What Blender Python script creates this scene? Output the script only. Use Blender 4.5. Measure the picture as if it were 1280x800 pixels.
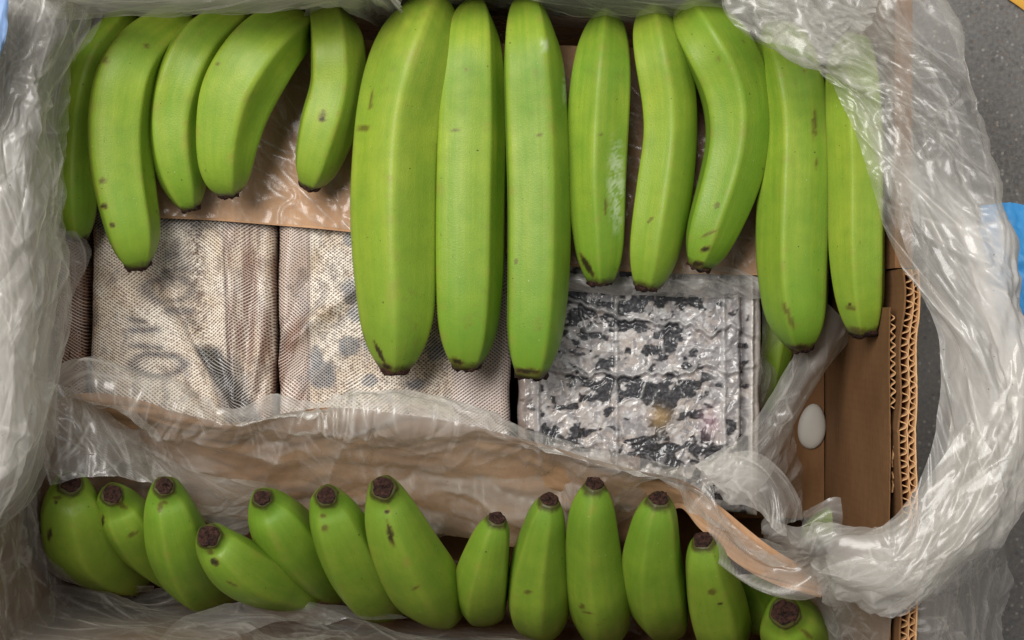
import bpy, math, random
import numpy as np
from mathutils import Vector

# ------------------------------------------------------------------ scene, camera, light
sc = bpy.context.scene
for o in list(bpy.data.objects):
    bpy.data.objects.remove(o)
COL = sc.collection
ZC = 1.14            # camera height over the floor
RIM = 0.24           # box rim height
K = 0.64 / 0.9 / 1280.0

cam_d = bpy.data.cameras.new("camera")
cam = bpy.data.objects.new("camera", cam_d)
COL.objects.link(cam)
cam.location = (0, 0, ZC)
cam_d.sensor_width = 36.0
cam_d.lens = 36.0 * 0.9 / 0.64
cam_d.clip_start = 0.01
cam_d.clip_end = 50
sc.camera = cam

w = bpy.data.worlds.new("World")
sc.world = w
w.use_nodes = True
w.node_tree.nodes["Background"].inputs[0].default_value = (0.94, 0.97, 1.0, 1)
w.node_tree.nodes["Background"].inputs[1].default_value = 0.15

def area(name, loc, target, size, size_y, energy, color):
    d = bpy.data.lights.new(name, 'AREA')
    d.shape = 'RECTANGLE'
    d.size, d.size_y, d.energy, d.color = size, size_y, energy, color
    o = bpy.data.objects.new(name, d)
    o.location = loc
    o.rotation_euler = (Vector(target) - Vector(loc)).to_track_quat('-Z', 'Y').to_euler()
    COL.objects.link(o)

area("ceiling_lamp", (-0.75, 0.75, 2.0), (0, 0.05, 0.15), 1.5, 0.9, 50, (1.0, 0.972, 0.93))
area("ceiling_lamp_far", (1.5, 0.5, 2.3), (0, 0, 0.15), 0.5, 1.2, 9, (1.0, 0.98, 0.95))

sc.view_settings.view_transform = 'Standard'
sc.view_settings.look = 'None'
sc.view_settings.exposure = 0.22
sc.view_settings.gamma = 1.0
try:
    sc.cycles.use_denoising = True
    sc.cycles.transparent_max_bounces = 24
    sc.cycles.max_bounces = 10
    sc.cycles.diffuse_bounces = 5
    sc.cycles.caustics_reflective = False
    sc.cycles.caustics_refractive = False
except Exception:
    pass

# ------------------------------------------------------------------ helpers
def S(z):
    return K * (ZC - z)

def P(px, py, z):
    s = S(z)
    return ((px - 640) * s, (400 - py) * s, z)

def lin(r, g, b, k=1.0):
    f = lambda c: (c / 12.92 if c <= 0.04045 else ((c + 0.055) / 1.055) ** 2.4)
    return tuple(k * f(c / 255.0) for c in (r, g, b))

_tabs = {}
def vnoise(x, y, seed=0):
    if seed not in _tabs:
        _tabs[seed] = np.random.RandomState(seed + 7).rand(256, 256)
    t = _tabs[seed]
    xi, yi = np.floor(x).astype(int), np.floor(y).astype(int)
    fx, fy = x - xi, y - yi
    fx = fx * fx * fx * (fx * (fx * 6 - 15) + 10)
    fy = fy * fy * fy * (fy * (fy * 6 - 15) + 10)
    a, b = xi & 255, yi & 255
    a1, b1 = (xi + 1) & 255, (yi + 1) & 255
    return ((t[a, b] * (1 - fx) + t[a1, b] * fx) * (1 - fy)
            + (t[a, b1] * (1 - fx) + t[a1, b1] * fx) * fy)

def fbm(x, y, seed=0, n=4):
    s, a, tot = 0, 0.5, 0
    for i in range(n):
        s = s + a * vnoise(x * 2 ** i + i * 13.7, y * 2 ** i + i * 7.1, seed + i)
        tot += a
        a *= 0.5
    return s / tot

def sstep(a, b, x):
    t = np.clip((x - a) / (b - a), 0, 1)
    return t * t * (3 - 2 * t)

def catmull(pts, ts):
    """pts (n,d) at uniform parameter 0..1, sampled at ts."""
    pts = np.asarray(pts, float)
    n = len(pts)
    if n == 2:
        return pts[0] + (pts[1] - pts[0]) * np.asarray(ts)[:, None]
    ext = np.vstack([2 * pts[0] - pts[1], pts, 2 * pts[-1] - pts[-2]])
    u = np.clip(np.asarray(ts, float), 0, 1) * (n - 1)
    i = np.minimum(u.astype(int), n - 2)
    f = (u - i)[:, None]
    p0, p1, p2, p3 = ext[i], ext[i + 1], ext[i + 2], ext[i + 3]
    return 0.5 * (2 * p1 + (p2 - p0) * f + (2 * p0 - 5 * p1 + 4 * p2 - p3) * f ** 2
                  + (3 * p1 - p0 - 3 * p2 + p3) * f ** 3)

def arc_resample(pts, n, key=3):
    dense = catmull(pts, np.linspace(0, 1, 240))
    d = np.r_[0, np.cumsum(np.linalg.norm(np.diff(dense[:, :key], axis=0), axis=1))]
    t = np.linspace(0, d[-1], n)
    return np.stack([np.interp(t, d, dense[:, k]) for k in range(dense.shape[1])], 1)

def mesh_obj(name, verts, faces, mat=None, parent=None, smooth=True, attrs=None, colors=None):
    me = bpy.data.meshes.new(name)
    me.from_pydata([tuple(v) for v in np.asarray(verts, float).tolist()], [], [list(f) for f in faces])
    if smooth:
        me.polygons.foreach_set("use_smooth", [True] * len(me.polygons))
    for k, v in (attrs or {}).items():
        a = me.attributes.new(k, 'FLOAT', 'POINT')
        a.data.foreach_set("value", np.asarray(v, np.float32).ravel())
    for k, v in (colors or {}).items():
        a = me.attributes.new(k, 'FLOAT_COLOR', 'POINT')
        c = np.ones((len(verts), 4), np.float32)
        c[:, :3] = np.asarray(v).reshape(-1, 3)
        a.data.foreach_set("color", c.ravel())
    me.update()
    o = bpy.data.objects.new(name, me)
    COL.objects.link(o)
    if mat:
        me.materials.append(mat)
    if parent:
        o.parent = parent
    return o

def grid_faces(nu, nv, wrap=False):
    i = np.arange(nu - 1)[:, None]
    j = np.arange(nv if wrap else nv - 1)[None, :]
    j1 = (j + 1) % nv
    q = np.stack(np.broadcast_arrays(i * nv + j, i * nv + j1, (i + 1) * nv + j1, (i + 1) * nv + j), -1)
    return q.reshape(-1, 4).tolist()

def box_mesh(name, lo, hi, mat, parent=None):
    x0, y0, z0 = lo
    x1, y1, z1 = hi
    v = [(x0, y0, z0), (x1, y0, z0), (x1, y1, z0), (x0, y1, z0), (x0, y0, z1), (x1, y0, z1), (x1, y1, z1), (x0, y1, z1)]
    f = [(0, 3, 2, 1), (4, 5, 6, 7), (0, 1, 5, 4), (1, 2, 6, 5), (2, 3, 7, 6), (3, 0, 4, 7)]
    return mesh_obj(name, v, f, mat, parent, smooth=False)

def empty(name, loc=(0, 0, 0)):
    o = bpy.data.objects.new(name, None)
    o.empty_display_size = 0.02
    COL.objects.link(o)
    o.location = loc
    return o

def tag(o, label=None, cat=None, group=None, kind=None):
    for k, v in (("label", label), ("category", cat), ("group", group), ("kind", kind)):
        if v:
            o[k] = v
    return o

# ------------------------------------------------------------------ materials
class NT:
    def __init__(s, name):
        s.m = bpy.data.materials.new(name)
        s.m.use_nodes = True
        s.t = s.m.node_tree
        s.t.nodes.clear()
        s.out = s.n('ShaderNodeOutputMaterial')
    def n(s, typ, **kw):
        nd = s.t.nodes.new(typ)
        for k, v in kw.items():
            setattr(nd, k, v)
        return nd
    def l(s, a, b):
        s.t.links.new(a, b)
    def set(s, sock, v):
        if hasattr(v, 'is_linked'):
            s.l(v, sock)
        else:
            if isinstance(v, tuple) and len(v) == 3 and sock.type == 'RGBA':
                v = v + (1,)
            sock.default_value = v
    def math(s, op, a, b=None, clamp=False):
        nd = s.n('ShaderNodeMath', operation=op, use_clamp=clamp)
        s.set(nd.inputs[0], a)
        if b is not None:
            s.set(nd.inputs[1], b)
        return nd.outputs[0]
    def mix(s, f, a, b, mode='MIX'):
        nd = s.n('ShaderNodeMix', data_type='RGBA', blend_type=mode)
        s.set(nd.inputs[0], f)
        s.set(nd.inputs[6], a)
        s.set(nd.inputs[7], b)
        return nd.outputs[2]
    def noise(s, scale, detail=3, rough=0.5, vec=None, dist=0.0):
        nd = s.n('ShaderNodeTexNoise')
        nd.inputs['Scale'].default_value = scale
        nd.inputs['Detail'].default_value = detail
        nd.inputs['Roughness'].default_value = rough
        nd.inputs['Distortion'].default_value = dist
        if vec is not None:
            s.l(vec, nd.inputs['Vector'])
        return nd.outputs['Fac']
    def ramp(s, f, stops):
        nd = s.n('ShaderNodeValToRGB')
        e = nd.color_ramp.elements
        while len(e) < len(stops):
            e.new(0.5)
        for el, (p, c) in zip(e, stops):
            el.position = p
            el.color = (c, c, c, 1) if not isinstance(c, tuple) else c + (1,)
        s.l(f, nd.inputs[0])
        return nd.outputs[0]
    def obj(s):
        return s.n('ShaderNodeTexCoord').outputs['Object']
    def attr(s, name, out='Fac'):
        return s.n('ShaderNodeAttribute', attribute_name=name).outputs[out]
    def mapping(s, vec, scale):
        nd = s.n('ShaderNodeMapping')
        nd.inputs['Scale'].default_value = scale
        s.l(vec, nd.inputs[0])
        return nd.outputs[0]
    def bump(s, h, strength, dist):
        nd = s.n('ShaderNodeBump')
        nd.inputs['Strength'].default_value = strength
        nd.inputs['Distance'].default_value = dist
        s.l(h, nd.inputs['Height'])
        return nd.outputs[0]
    def pbsdf(s, **kw):
        nd = s.n('ShaderNodeBsdfPrincipled')
        for k, v in kw.items():
            s.set(nd.inputs[k.replace('_', ' ')], v)
        return nd
    def done(s, sh):
        s.l(sh, s.out.inputs[0])
        return s.m

def mat_banana(name, base, dark, yellow):
    t = NT(name)
    oi = t.n('ShaderNodeObjectInfo').outputs['Random']
    co = t.obj()
    al, ar, ridge = t.attr('along'), t.attr('around'), t.attr('ridge')
    cmb = t.n('ShaderNodeCombineXYZ')
    t.l(t.math('MULTIPLY', ar, 9.0), cmb.inputs[0])
    t.l(t.math('MULTIPLY', al, 1.2), cmb.inputs[1])
    t.l(t.math('MULTIPLY', oi, 40.0), cmb.inputs[2])
    streak = t.noise(3.0, 4, 0.6, cmb.outputs[0])
    big = t.noise(28, 3, 0.5, co)
    c = t.mix(t.ramp(streak, [(0.32, 0.0), (0.70, 0.95)]), base, yellow)
    c = t.mix(t.ramp(big, [(0.35, 0.0), (0.75, 0.75)]), c, dark)
    # greener towards the blossom end
    c = t.mix(t.math('MULTIPLY', t.ramp(al, [(0.45, 0.0), (1.0, 1.0)]), 0.6), c, dark)
    # per-fruit ripeness
    c = t.mix(t.math('MULTIPLY', t.math('SUBTRACT', oi, 0.4, clamp=True), 0.6), c, yellow)
    c = t.mix(t.math('MULTIPLY', t.math('SUBTRACT', 0.6, oi, clamp=True), 0.35), c, dark)
    mot = t.noise(85, 4, 0.7, co)
    c = t.mix(t.ramp(mot, [(0.45, 0.0), (0.75, 0.22)]), c, tuple(0.72 * v for v in dark))
    # rubbed ridges
    rub = t.math('MULTIPLY', t.math('POWER', ridge, 4.0), t.ramp(t.noise(70, 4, 0.7, co), [(0.5, 0.0), (0.75, 0.75)]))
    c = t.mix(rub, c, lin(140, 125, 60))
    c = t.mix(t.math('MULTIPLY', t.math('POWER', ridge, 6.0), 0.06), c, lin(196, 200, 90))
    # scars and specks
    sc1 = t.ramp(t.noise(120, 2, 0.5, co), [(0.735, 0.0), (0.79, 0.6)])
    c = t.mix(sc1, c, lin(88, 66, 36))
    sc2 = t.ramp(t.noise(400, 1, 0.5, co), [(0.765, 0.0), (0.81, 0.8)])
    c = t.mix(sc2, c, lin(62, 58, 28))
    dust = t.ramp(t.noise(480, 2, 0.6, co), [(0.72, 0.0), (0.8, 0.5)])
    c = t.mix(dust, c, lin(205, 212, 170))
    # long brown bruises
    br = t.ramp(t.noise(30, 5, 0.72, co), [(0.63, 0.0), (0.80, 0.55)])
    c = t.mix(br, c, lin(120, 110, 46))
    # browned last millimetres
    e = t.ramp(t.math('ADD', al, t.math('MULTIPLY', t.math('SUBTRACT', t.noise(160, 3, 0.6, co), 0.5), 0.035)),
               [(0.972, 0.0), (0.99, 0.85)])
    c = t.mix(e, c, lin(58, 42, 26))
    c = t.mix(t.math('MULTIPLY', t.attr('dust'), 0.6), c, lin(196, 210, 176))
    c = t.mix(t.ramp(t.attr('scar'), [(0.0, 0.0), (0.6, 0.75), (1.0, 0.95)]), c, t.mix(t.attr('scar'), lin(116, 96, 40), lin(40, 32, 20)))
    h = t.math('ADD', t.noise(900, 2, 0.5, co), t.math('MULTIPLY', streak, 1.2))
    b = t.pbsdf(Base_Color=c, Roughness=t.ramp(big, [(0.3, 0.38), (0.7, 0.54)]), Normal=t.bump(h, 0.16, 0.001))
    b.inputs['Specular IOR Level'].default_value = 0.34
    b.inputs['Subsurface Weight'].default_value = 0.06
    b.inputs['Subsurface Radius'].default_value = (0.004, 0.005, 0.001)
    return t.done(b.outputs[0])

def mat_tip():
    t = NT("blossom_tip_bark")
    co = t.obj()
    r = t.attr('around')
    n = t.noise(380, 4, 0.7, co)
    c = t.mix(t.ramp(n, [(0.35, 0.0), (0.65, 1.0)]), lin(22, 12, 10), lin(78, 50, 40))
    c = t.mix(t.ramp(t.math('ADD', r, t.math('MULTIPLY', n, 0.4)), [(1.02, 0.0), (1.30, 0.45)]), c, lin(140, 112, 90))
    b = t.pbsdf(Base_Color=c, Roughness=0.75, Normal=t.bump(n, 1.0, 0.003))
    b.inputs['Specular IOR Level'].default_value = 0.25
    return t.done(b.outputs[0])

def mat_film():
    t = NT("clear_plastic_film")
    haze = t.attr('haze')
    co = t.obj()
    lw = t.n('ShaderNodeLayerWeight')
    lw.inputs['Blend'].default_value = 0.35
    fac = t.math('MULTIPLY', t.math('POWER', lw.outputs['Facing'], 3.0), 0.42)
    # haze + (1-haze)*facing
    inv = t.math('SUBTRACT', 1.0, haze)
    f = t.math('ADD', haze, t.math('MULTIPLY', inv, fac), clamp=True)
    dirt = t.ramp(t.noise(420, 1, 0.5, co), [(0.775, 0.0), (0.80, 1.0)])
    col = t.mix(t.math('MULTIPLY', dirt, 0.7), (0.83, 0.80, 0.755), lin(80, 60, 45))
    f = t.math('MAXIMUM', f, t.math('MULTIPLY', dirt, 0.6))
    nb = t.bump(t.noise(150, 3, 0.55, co, 0.4), 0.07, 0.004)
    di = t.n('ShaderNodeBsdfDiffuse')
    t.l(col, di.inputs[0])
    t.l(nb, di.inputs['Normal'])
    tl = t.n('ShaderNodeBsdfTranslucent')
    t.l(col, tl.inputs[0])
    t.l(nb, tl.inputs['Normal'])
    m1 = t.n('ShaderNodeMixShader')
    m1.inputs[0].default_value = 0.42
    t.l(di.outputs[0], m1.inputs[1])
    t.l(tl.outputs[0], m1.inputs[2])
    tr = t.n('ShaderNodeBsdfTransparent')
    tr.inputs[0].default_value = (0.97, 0.965, 0.95, 1)
    m2 = t.n('ShaderNodeMixShader')
    t.l(f, m2.inputs[0])
    t.l(tr.outputs[0], m2.inputs[1])
    t.l(m1.outputs[0], m2.inputs[2])
    gl = t.n('ShaderNodeBsdfGlossy')
    gl.inputs['Roughness'].default_value = 0.25
    t.l(nb, gl.inputs['Normal'])
    sch = t.math('ADD', 0.042, t.math('MULTIPLY', t.math('POWER', lw.outputs['Facing'], 5.0), 0.25))
    m3 = t.n('ShaderNodeMixShader')
    t.l(sch, m3.inputs[0])
    t.l(m2.outputs[0], m3.inputs[1])
    t.l(gl.outputs[0], m3.inputs[2])
    return t.done(m3.outputs[0])

def mat_card(name, c1, c2, rough=0.85, stripe=0.0):
    t = NT(name)
    co = t.obj()
    n = t.noise(14, 4, 0.6, co)
    fib = t.noise(260, 3, 0.6, t.mapping(co, (1, 0.25, 1)))
    c = t.mix(t.ramp(n, [(0.3, 0.0), (0.7, 1.0)]), c1, c2)
    c = t.mix(t.ramp(fib, [(0.45, 0.0), (0.8, 0.35)]), c, tuple(0.55 * v for v in c1))
    st = t.ramp(t.noise(9, 3, 0.7, co), [(0.52, 0.0), (0.72, 0.5)])
    c = t.mix(st, c, tuple(0.6 * v for v in c1))
    h = fib
    if stripe:
        wv = t.n('ShaderNodeTexWave', wave_type='BANDS', bands_direction='Y')
        wv.inputs['Scale'].default_value = stripe
        wv.inputs['Distortion'].default_value = 0.6
        t.l(co, wv.inputs[0])
        h = t.math('ADD', fib, t.math('MULTIPLY', wv.outputs['Fac'], 0.25))
    b = t.pbsdf(Base_Color=c, Roughness=rough, Normal=t.bump(h, 0.2, 0.001))
    b.inputs['Specular IOR Level'].default_value = 0.2
    return t.done(b.outputs[0])

def mat_floor():
    t = NT("speckled_vinyl_floor")
    co = t.obj()
    n = t.noise(5, 4, 0.6, co)
    c = t.mix(t.ramp(n, [(0.3, 0.0), (0.7, 1.0)]), lin(74, 70, 67), lin(118, 115, 111))
    g = t.noise(300, 3, 0.7, co)
    c = t.mix(t.ramp(g, [(0.4, 0.0), (0.7, 0.5)]), c, lin(140, 136, 130))
    for sc_, th, col, sd in ((520, 0.05, lin(178, 172, 162), 0), (330, 0.045, lin(62, 60, 58), 3), (610, 0.04, lin(128, 100, 78), 7),
                             (410, 0.04, lin(84, 94, 104), 9)):
        v = t.n('ShaderNodeTexVoronoi', feature='F1')
        v.inputs['Scale'].default_value = sc_ * 0.5
        mp = t.n('ShaderNodeMapping')
        mp.inputs['Location'].default_value = (sd, sd * 1.7, 0)
        t.l(co, mp.inputs[0])
        t.l(mp.outputs[0], v.inputs[0])
        pick = t.ramp(t.n('ShaderNodeSeparateColor').outputs[0], [(0, 0), (1, 1)]) if False else None
        sp = t.n('ShaderNodeSeparateColor')
        t.l(v.outputs['Color'], sp.inputs[0])
        sel = t.ramp(sp.outputs[0], [(0.80, 0.0), (0.84, 1.0)])
        dot = t.ramp(v.outputs['Distance'], [(0.22, 1.0), (0.42, 0.0)])
        c = t.mix(t.math('MULTIPLY', t.math('MULTIPLY', sel, dot), 0.45), c, col)
    b = t.pbsdf(Base_Color=c, Roughness=0.55, Normal=t.bump(g, 0.25, 0.001))
    return t.done(b.outputs[0])

def mat_woven():
    t = NT("woven_wrap")
    base = t.attr('print', 'Color')
    co = t.obj()
    wob = t.n('ShaderNodeTexNoise')
    wob.inputs['Scale'].default_value = 16
    t.l(co, wob.inputs['Vector'])
    ad = t.n('ShaderNodeVectorMath', operation='MULTIPLY_ADD')
    t.l(wob.outputs['Color'], ad.inputs[0])
    ad.inputs[1].default_value = (0.012, 0.012, 0)
    t.l(co, ad.inputs[2])
    hs = []
    for ang in (33, -38):
        mp = t.n('ShaderNodeMapping')
        mp.inputs['Rotation'].default_value = (0, 0, math.radians(ang))
        t.l(ad.outputs[0], mp.inputs[0])
        wv = t.n('ShaderNodeTexWave', wave_type='BANDS', bands_direction='Y')
        wv.inputs['Scale'].default_value = 165
        wv.inputs['Distortion'].default_value = 0.4
        t.l(mp.outputs[0], wv.inputs[0])
        hs.append(wv.outputs['Fac'])
    dom = t.ramp(t.noise(34, 2, 0.5, co), [(0.42, 0.0), (0.58, 1.0)])
    th = t.math('MAXIMUM', t.math('MULTIPLY', hs[0], t.math('ADD', 0.72, t.math('MULTIPLY', dom, 0.28))), t.math('MULTIPLY', hs[1], t.math('SUBTRACT', 1.0, t.math('MULTIPLY', dom, 0.28))))
    pat = t.ramp(t.noise(22, 3, 0.6, co), [(0.35, 0.1), (0.62, 1.0)])
    c = t.mix(t.math('MULTIPLY', t.math('MULTIPLY', t.ramp(th, [(0.72, 0.0), (0.96, 1.0)]), 0.85), pat), base, t.mix(0.68, base, lin(248, 245, 242)))
    c = t.mix(t.math('MULTIPLY', t.ramp(th, [(0.25, 1.0), (0.78, 0.0)]), 0.88), c, t.mix(1.0, base, (0.15, 0.12, 0.10), 'MULTIPLY'))
    b = t.pbsdf(Base_Color=c, Roughness=0.30, Normal=t.bump(th, 0.45, 0.0006))
    b.inputs['Specular IOR Level'].default_value = 0.5
    return t.done(b.outputs[0])

def mat_shrink():
    t = NT("printed_block_in_clear_wrap")
    base = t.attr('print', 'Color')
    co = t.obj()
    n = t.noise(420, 3, 0.6, co)
    c = t.mix(t.ramp(n, [(0.45, 0.0), (0.8, 0.15)]), base, lin(185, 178, 172))
    b = t.pbsdf(Base_Color=c, Roughness=0.42, Normal=t.bump(t.noise(200, 3, 0.6, co, 0.8), 0.12, 0.002))
    b.inputs['Coat Weight'].default_value = 0.8
    b.inputs['Specular IOR Level'].default_value = 0.3
    b.inputs['Coat Roughness'].default_value = 0.16
    return t.done(b.outputs[0])

def mat_plain(name, col, rough=0.5, nscale=60, var=0.2, bump=0.1, spec=0.4):
    t = NT(name)
    co = t.obj()
    n = t.noise(nscale, 4, 0.6, co)
    c = t.mix(t.ramp(n, [(0.3, 0.0), (0.7, 1.0)]), tuple(v * (1 - var) for v in col), tuple(min(1, v * (1 + var)) for v in col))
    b = t.pbsdf(Base_Color=c, Roughness=rough, Normal=t.bump(n, bump, 0.002))
    b.inputs['Specular IOR Level'].default_value = spec
    return t.done(b.outputs[0])

M_TOP = mat_banana("green_banana_peel", (0.215, 0.345, 0.028), (0.115, 0.245, 0.018), (0.345, 0.42, 0.045))
M_LOW = mat_banana("dull_shaded_banana_peel", (0.190, 0.315, 0.027), (0.105, 0.220, 0.016), (0.285, 0.365, 0.042))  # duller peel copy, with the lower row's shade put into its colour
M_TIP = mat_tip()
M_FILM = mat_film()
M_CARD = mat_card("brown_cardboard", lin(108, 76, 48), lin(128, 93, 62), stripe=60)
M_EDGE = mat_card("cut_cardboard_edge", lin(196, 150, 104), lin(214, 172, 126))
M_KRAFT = mat_card("kraft_paper", lin(184, 142, 108), lin(196, 157, 122))
M_FLOOR = mat_floor()
M_WOVEN = mat_woven()
M_SHRINK = mat_shrink()

# ------------------------------------------------------------------ floor
tag(box_mesh("floor", (-3, -3, -0.02), (3, 3, 0.0), M_FLOOR), "grey speckled vinyl floor around the box", kind="structure")

# ------------------------------------------------------------------ cardboard box
box = tag(empty("cardboard_box", (0, 0, 0)), "brown corrugated cardboard box lined with film, its right wall edge bare and torn", "box")
XL, XR, YT, YB0, YB1 = -0.335, 0.2425, 0.238, -0.219, -0.276   # inner faces; the lower wall runs slightly askew

def panel(name, a, b, z0, z1, th, mat, parent, out):
    """upright board from a to b (plan), thickness th on the side 'out'."""
    a, b = np.array(a, float), np.array(b, float)
    n = np.array(out, float)
    n /= np.linalg.norm(n)
    q = [a, b, b + n * th, a + n * th]
    v = [(p[0], p[1], z0) for p in q] + [(p[0], p[1], z1) for p in q]
    f = [(0, 3, 2, 1), (4, 5, 6, 7), (0, 1, 5, 4), (1, 2, 6, 5), (2, 3, 7, 6), (3, 0, 4, 7)]
    return mesh_obj(name, v, f, mat, parent, smooth=False)

box_mesh("box_bottom", (XL, -0.2185, 0.004), (XR, YT, 0.014), M_CARD, box)
box_mesh("box_bottom", (XL, -0.276, 0.004), (XR, -0.219, 0.0135), M_CARD, box)
panel("wall", (XL, YB0 - .0), (XL, YT), 0.004, RIM, 0.008, M_CARD, box, (-1, 0))
panel("wall", (XL, YT), (XR, YT), 0.004, RIM, 0.008, M_CARD, box, (0, 1))
panel("wall", (XL, YB0), (XR, YB1), 0.004, RIM, 0.008, M_CARD, box, (-0.12, -1))

box_mesh("bottom_flap", (0.168, -0.15, 0.045), (XR - .006, 0.17, 0.049), M_CARD, box)
# right wall: double-wall board with its flutes showing on the cut edge
rw = empty("wall")
rw.parent = box

def sheet_strip(name, xs_of_y, th, y0, y1, z0, z1, mat, parent, n, rag=0.0, seed=0):
    ys = np.linspace(y0, y1, n)
    xs = xs_of_y(ys)
    dx, dy = np.gradient(xs), np.gradient(ys)
    ln = np.hypot(dx, dy)
    nx, ny = dy / ln * th / 2, -dx / ln * th / 2
    zt = z1 - rag * vnoise(ys * 400, ys * 0, seed) - rag * vnoise(ys * 90, ys * 0 + 3.3, seed)
    rows = []
    for (sx, zz) in ((1, z0 + 0 * ys), (1, zt), (-1, zt), (-1, z0 + 0 * ys)):
        rows.append(np.stack([xs + sx * nx, ys + sx * ny, zz], 1))
    v = np.stack(rows, 1).reshape(-1, 3)
    return mesh_obj(name, v, grid_faces(n, 4), mat, parent, smooth=False)

yA, yB = YB1 - 0.05, P(0, 336, RIM)[1]
bend = lambda y: 0.0015 * np.sin(y * 40 + 1) + 0.0012 * np.sin(y * 95) * (np.abs(y - 0.03) < 0.1)
sheet_strip("inner_liner", lambda y: XR + 0.0006 + bend(y), 0.0011, yA, yB, 0.004, RIM + .001, M_CARD, rw, 160, 0.0010, 3)
sheet_strip("middle_liner", lambda y: XR + 0.0066 + bend(y), 0.0006, yA, yB, RIM - .03, RIM - 0.001, M_EDGE, rw, 160, 0.0010, 5)
sheet_strip("outer_liner", lambda y: XR + 0.0108 + bend(y) * .7, 0.0009, yA, yB, 0.004, RIM, M_EDGE, rw, 160, 0.0010, 9)
fl_n = 900
sheet_strip("wide_flute", lambda y: XR + 0.0036 + bend(y) + 0.0023 * np.tanh(1.9 * np.sin(2 * math.pi * (y + .0012 * np.sin(y * 70)) / 0.0084)) / .956, 0.0006, yA, yB, RIM - 0.035, RIM - .0005, M_EDGE, rw, fl_n, 0.0014, 11)
sheet_strip("narrow_flute", lambda y: XR + 0.0087 + bend(y) * .85 + 0.0016 * np.tanh(1.5 * np.sin(2 * math.pi * (y + .0012 * np.sin(y * 55 + 2)) / 0.0071)) / .905, 0.0005, yA, yB, RIM - 0.035, RIM - .0005, M_EDGE, rw, fl_n, 0.0014, 15)
panel("closed_edge", (XR, yB + .001), (XR, YT), 0.004, RIM - .012, 0.0112, M_CARD, rw, (1, 0))
tp = loft("tape", [zs([(1126, 334), (1136, 332), (1148, 336)], .2425), zs([(1125, 345), (1137, 343), (1149, 347)], .245), zs([(1127, 356), (1136, 352), (1147, 360)], .2425)],
          M_EDGE, rw, seed=60, amp=.001, freq=40, attrs=False) if False else None
# torn inner ply in front of it
fp = empty("torn_ply")
fp.parent = box
ty0, ty1 = P(0, 512, RIM)[1], P(0, 392, RIM)[1]
sheet_strip("ply_liner", lambda y: XR - 0.0046 + .0003 * np.sin(y * 60), 0.0007, yA, ty1 + 0.004, 0.014, RIM - 0.006, M_CARD, fp, 120, 0.0008, 21)
sheet_strip("ply_flute", lambda y: XR - 0.0024 + 0.0015 * np.sin(2 * math.pi * y / 0.0058), 0.0006, ty0, ty1, RIM - 0.03, RIM - .004, M_EDGE, fp, 240, 0.003, 25)

for k, (q0, q1, xx, zz) in enumerate(((556, 585, .0012, .232), (590, 616, .0010, .228))):
    sheet_strip("torn_fibre", lambda y: XR - xx + .0005 * np.sin(y * 300 + k), 0.0009, P(0, q1, zz)[1], P(0, q0, zz)[1], zz - .004, zz, M_EDGE, rw, 30, 0.003, 30 + k)

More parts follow.
